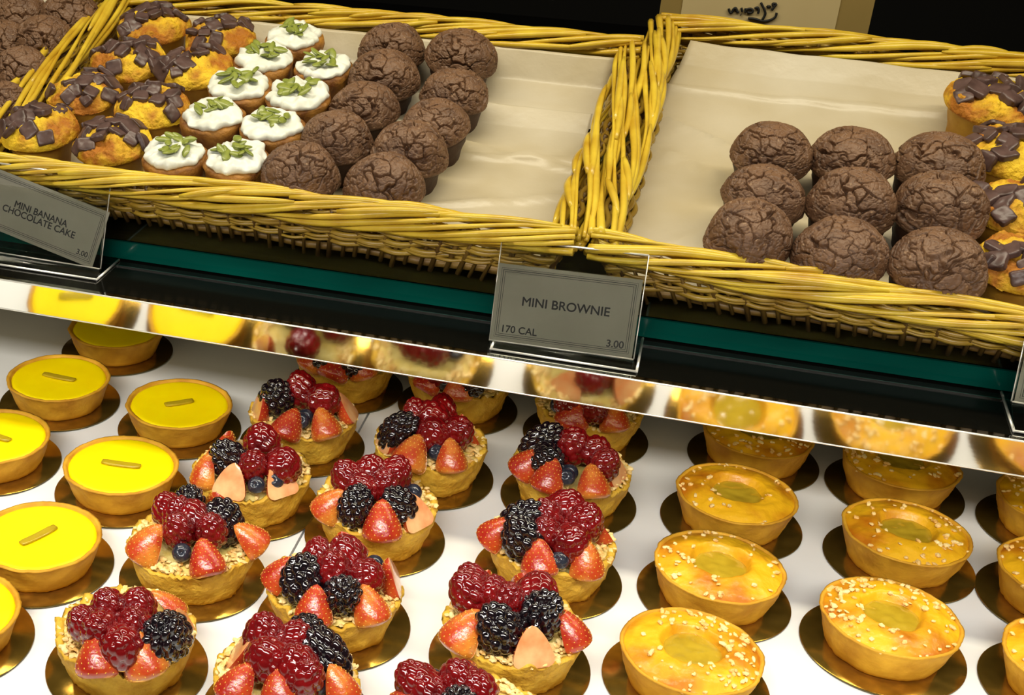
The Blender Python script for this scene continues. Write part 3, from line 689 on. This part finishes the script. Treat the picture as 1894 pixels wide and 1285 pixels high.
def holder(BLp,BRp,TLp,foot_y,back_y,label):
    m,Wd,Hh=plane_frame(BLp,BRp,TLp)
    root=bpy.data.objects.new('sign_holder',None); COL.objects.link(root); root.matrix_world=m; root.empty_display_size=.01; tag(root,label,'sign holder','clear acrylic sign holders')
    t=.0012
    b=MB().box((Wd/2,Hh/2,-.0016),(Wd,Hh,t)); link('back_panel',b.data('back_panel',M['acrylic'],False),root)
    b=MB().box((Wd/2,Hh*.385,.0016),(Wd,Hh*.77,t)); link('front_panel',b.data('front_panel',M['acrylic'],False),root)
    b=MB().box((Wd/2,-.0008,0),(Wd,.0016,.0044)); link('bottom_fold',b.data('bottom_fold',M['acrylic'],False),root)
    inv=m.inverted()
    zf=.1208; x0=BLp.x+.003; x1=BRp.x+.003
    f=MB().box(((x0+x1)/2,(foot_y+back_y)/2,zf),(x1-x0,back_y-foot_y,.0006)); me=f.data('foot',M['acrylic'],False); me.transform(inv); link('foot',me,root)
    # bright polished front edge of the foot and top edge of the panel
    f=MB().tube([(x0,foot_y,zf+.0004),(x1,foot_y,zf+.0004)],.0008,8); me=f.data('foot_edge',M['edge']); me.transform(inv); link('foot_edge',me,root)
    f=MB().tube([(0,Hh,-.0016),(Wd,Hh,-.0016)],.0007,8); link('top_edge',f.data('top_edge',M['edge']),root)
    f=MB().tube([(0,0,.001),(Wd,0,.001)],.0005,8); link('fold_edge',f.data('fold_edge',M['edge']),root)
    for xx in (0,Wd):
        f=MB().tube([(xx,0,-.0008),(xx,Hh,-.0016)],.0004,6); link('side_edge',f.data('side_edge',M['edge']),root)
    for xx in (x0,x1):
        f=MB().tube([(xx,foot_y,zf),(xx,.8105,zf)],.0009,6); me=f.data('foot_side',M['edge']); me.transform(inv); link('foot_side',me,root)
        f=MB().box((xx,(.826+back_y)/2,zf),(.0014,back_y-.826,.0006)); me=f.data('foot_side',M['edge'],False); me.transform(inv); link('foot_side',me,root)
    # neck joining fold and foot
    q=[inv@Vector((x0,foot_y+.001,zf)),inv@Vector((x1,foot_y+.001,zf)),Vector((Wd,0,0)),Vector((0,0,0))]
    zt_=Vector((0,0,.0009)); n=MB().hexa([p-zt_ for p in q],[p for p in q]); link('neck',n.data('neck',M['acrylic'],False),root)
    return m,Wd,Hh
def card(m,cx,cy,w_,h_,ang,label,lines,cal,price,ts,dx=0,dy=0):
    mm=m@Matrix.Translation((cx,cy,0))@Matrix.Rotation(ang,4,'Z')
    root=bpy.data.objects.new('price_card',MB().box((0,0,0),(w_,h_,.0005)).data('price_card',M['card'],False)); COL.objects.link(root); root.matrix_world=mm; tag(root,label,'price card','printed price cards')
    z=.0003
    b=MB()
    for ins,th in ((.0035,.00035),(.0047,.00025),(.0024,.00018)):
        X,Y=w_/2-ins,h_/2-ins
        b.box((0,Y,z),(2*X+th,th,.0001)).box((0,-Y,z),(2*X+th,th,.0001)).box((X,0,z),(th,2*Y,.0001)).box((-X,0,z),(th,2*Y,.0001))
    link('printed_border',b.data('printed_border',M['ink'],False),root)
    n=len(lines)
    for i,s in enumerate(lines):
        link('lettering',text_obj(s,ts,M['ink']),root,Matrix.Translation((dx,dy+.002+ts*.82*((n-1)/2-i),z)))
    if cal: link('lettering',text_obj(cal,ts*.8,M['ink'],'LEFT'),root,Matrix.Translation((-w_/2+.0058,-h_/2+.0078,z)))
    if price: link('lettering',text_obj(price,ts*.8,M['ink'],'RIGHT'),root,Matrix.Translation((w_/2-.0058,-h_/2+.0072,z)))
BLp,BRp,TLp=atY(905,628,.772),atY(1172,664,.772),atY(913,440,.790)
m,Wd,Hh=holder(BLp,BRp,TLp,.7605,.85,'clear sign holder with the brownie card between two baskets')
card(m,Wd/2-.0005,Hh*.385,Wd*.985,Hh*.76,0,'grey card reading MINI BROWNIE in the middle holder',['MINI BROWNIE'],'170 CAL','3.00',.0078)
BLp,BRp,TLp=atY(-92,452,.785),atY(185,497,.785),atY(-85,290,.806)
m,Wd,Hh=holder(BLp,BRp,TLp,.772,.885,'clear sign holder at the left edge with the banana cake card')
card(m,Wd*.545,Hh*.49,Wd*.90,Hh*.66,-.21,'tilted grey card reading MINI BANANA CHOCOLATE CAKE',['MINI BANANA','CHOCOLATE CAKE'],'260 CAL','3.00',.0066,.004,-.003)
BLp,BRp,TLp=atY(1871,742,.772),atY(2160,790,.772),atY(1879,580,.790)
m,Wd,Hh=holder(BLp,BRp,TLp,.7605,.85,'clear sign holder cut off by the right edge')
card(m,Wd/2,Hh*.385,Wd*.97,Hh*.76,0,'grey bordered card cut off by the right edge',[],None,None,.007)

# ------------------------------------------------------------------ bag standing behind the right basket
YB=1.19
bgp=[atY(1205,140,YB),atY(1588,140,YB)]
zb_=.135; zt_=.42
xl,xr=bgp[0].x,bgp[1].x
bag=empty('paper_bag',((xl+xr)/2,YB,zb_)); tag(bag,'tan paper bag with upside-down black script behind the right basket','bag')
Wb=xr-xl; hb=zt_-zb_
link('bag_front',MB().box((0,0,hb/2),(Wb*.745,.002,hb)).data('bag_front',M['bag'],False),bag,Matrix.Translation((-Wb*.03,0,0)))
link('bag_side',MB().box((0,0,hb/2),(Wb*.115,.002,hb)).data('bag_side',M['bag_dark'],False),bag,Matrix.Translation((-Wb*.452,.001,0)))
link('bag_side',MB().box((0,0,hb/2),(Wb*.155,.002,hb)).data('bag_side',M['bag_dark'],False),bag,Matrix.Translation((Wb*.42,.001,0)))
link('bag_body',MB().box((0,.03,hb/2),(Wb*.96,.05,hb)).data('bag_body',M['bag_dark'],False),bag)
def stroke(pts,r=.0008):
    P=[atY(x,y,YB-.0024)-bag.location for x,y in pts]; out=[]
    for i in range(len(P)-1):
        p0,p1,p2,p3=P[max(0,i-1)],P[i],P[i+1],P[min(len(P)-1,i+2)]
        for k in range(6):
            t=k/6; out.append(.5*((2*p1)+(p2-p0)*t+(2*p0-5*p1+4*p2-p3)*t*t+(3*p1-p0-3*p2+p3)*t**3))
    out.append(P[-1]); return out
def zp(x,y): return (1150+x/3.788,y/3.788)
ST=[[(750,60),(757,85),(770,88),(785,62),(800,58),(808,80),(822,85)],[(838,55),(845,82)],[(866,88),(872,68),(905,62),(918,78),(905,90),(880,86)],[(868,58),(866,88)],
    [(930,60),(950,52),(960,70),(955,95)],[(975,18),(1000,70),(1005,100),(985,138)],[(1085,90),(1075,120),(1040,140),(990,148),(930,132),(885,128)],
    [(1050,72),(1085,28)],[(1085,28),(1060,25),(1062,45)],[(1040,40),(1030,52),(1018,40)]]
b=MB()
for s in ST:
    q=stroke([zp(*p) for p in s]); b.tube(q,.0010,6)
b.tube(stroke([zp(833,102),zp(836,104)]),.0011,6)
link('script_lettering',b.data('script_lettering',M['ink']),bag)
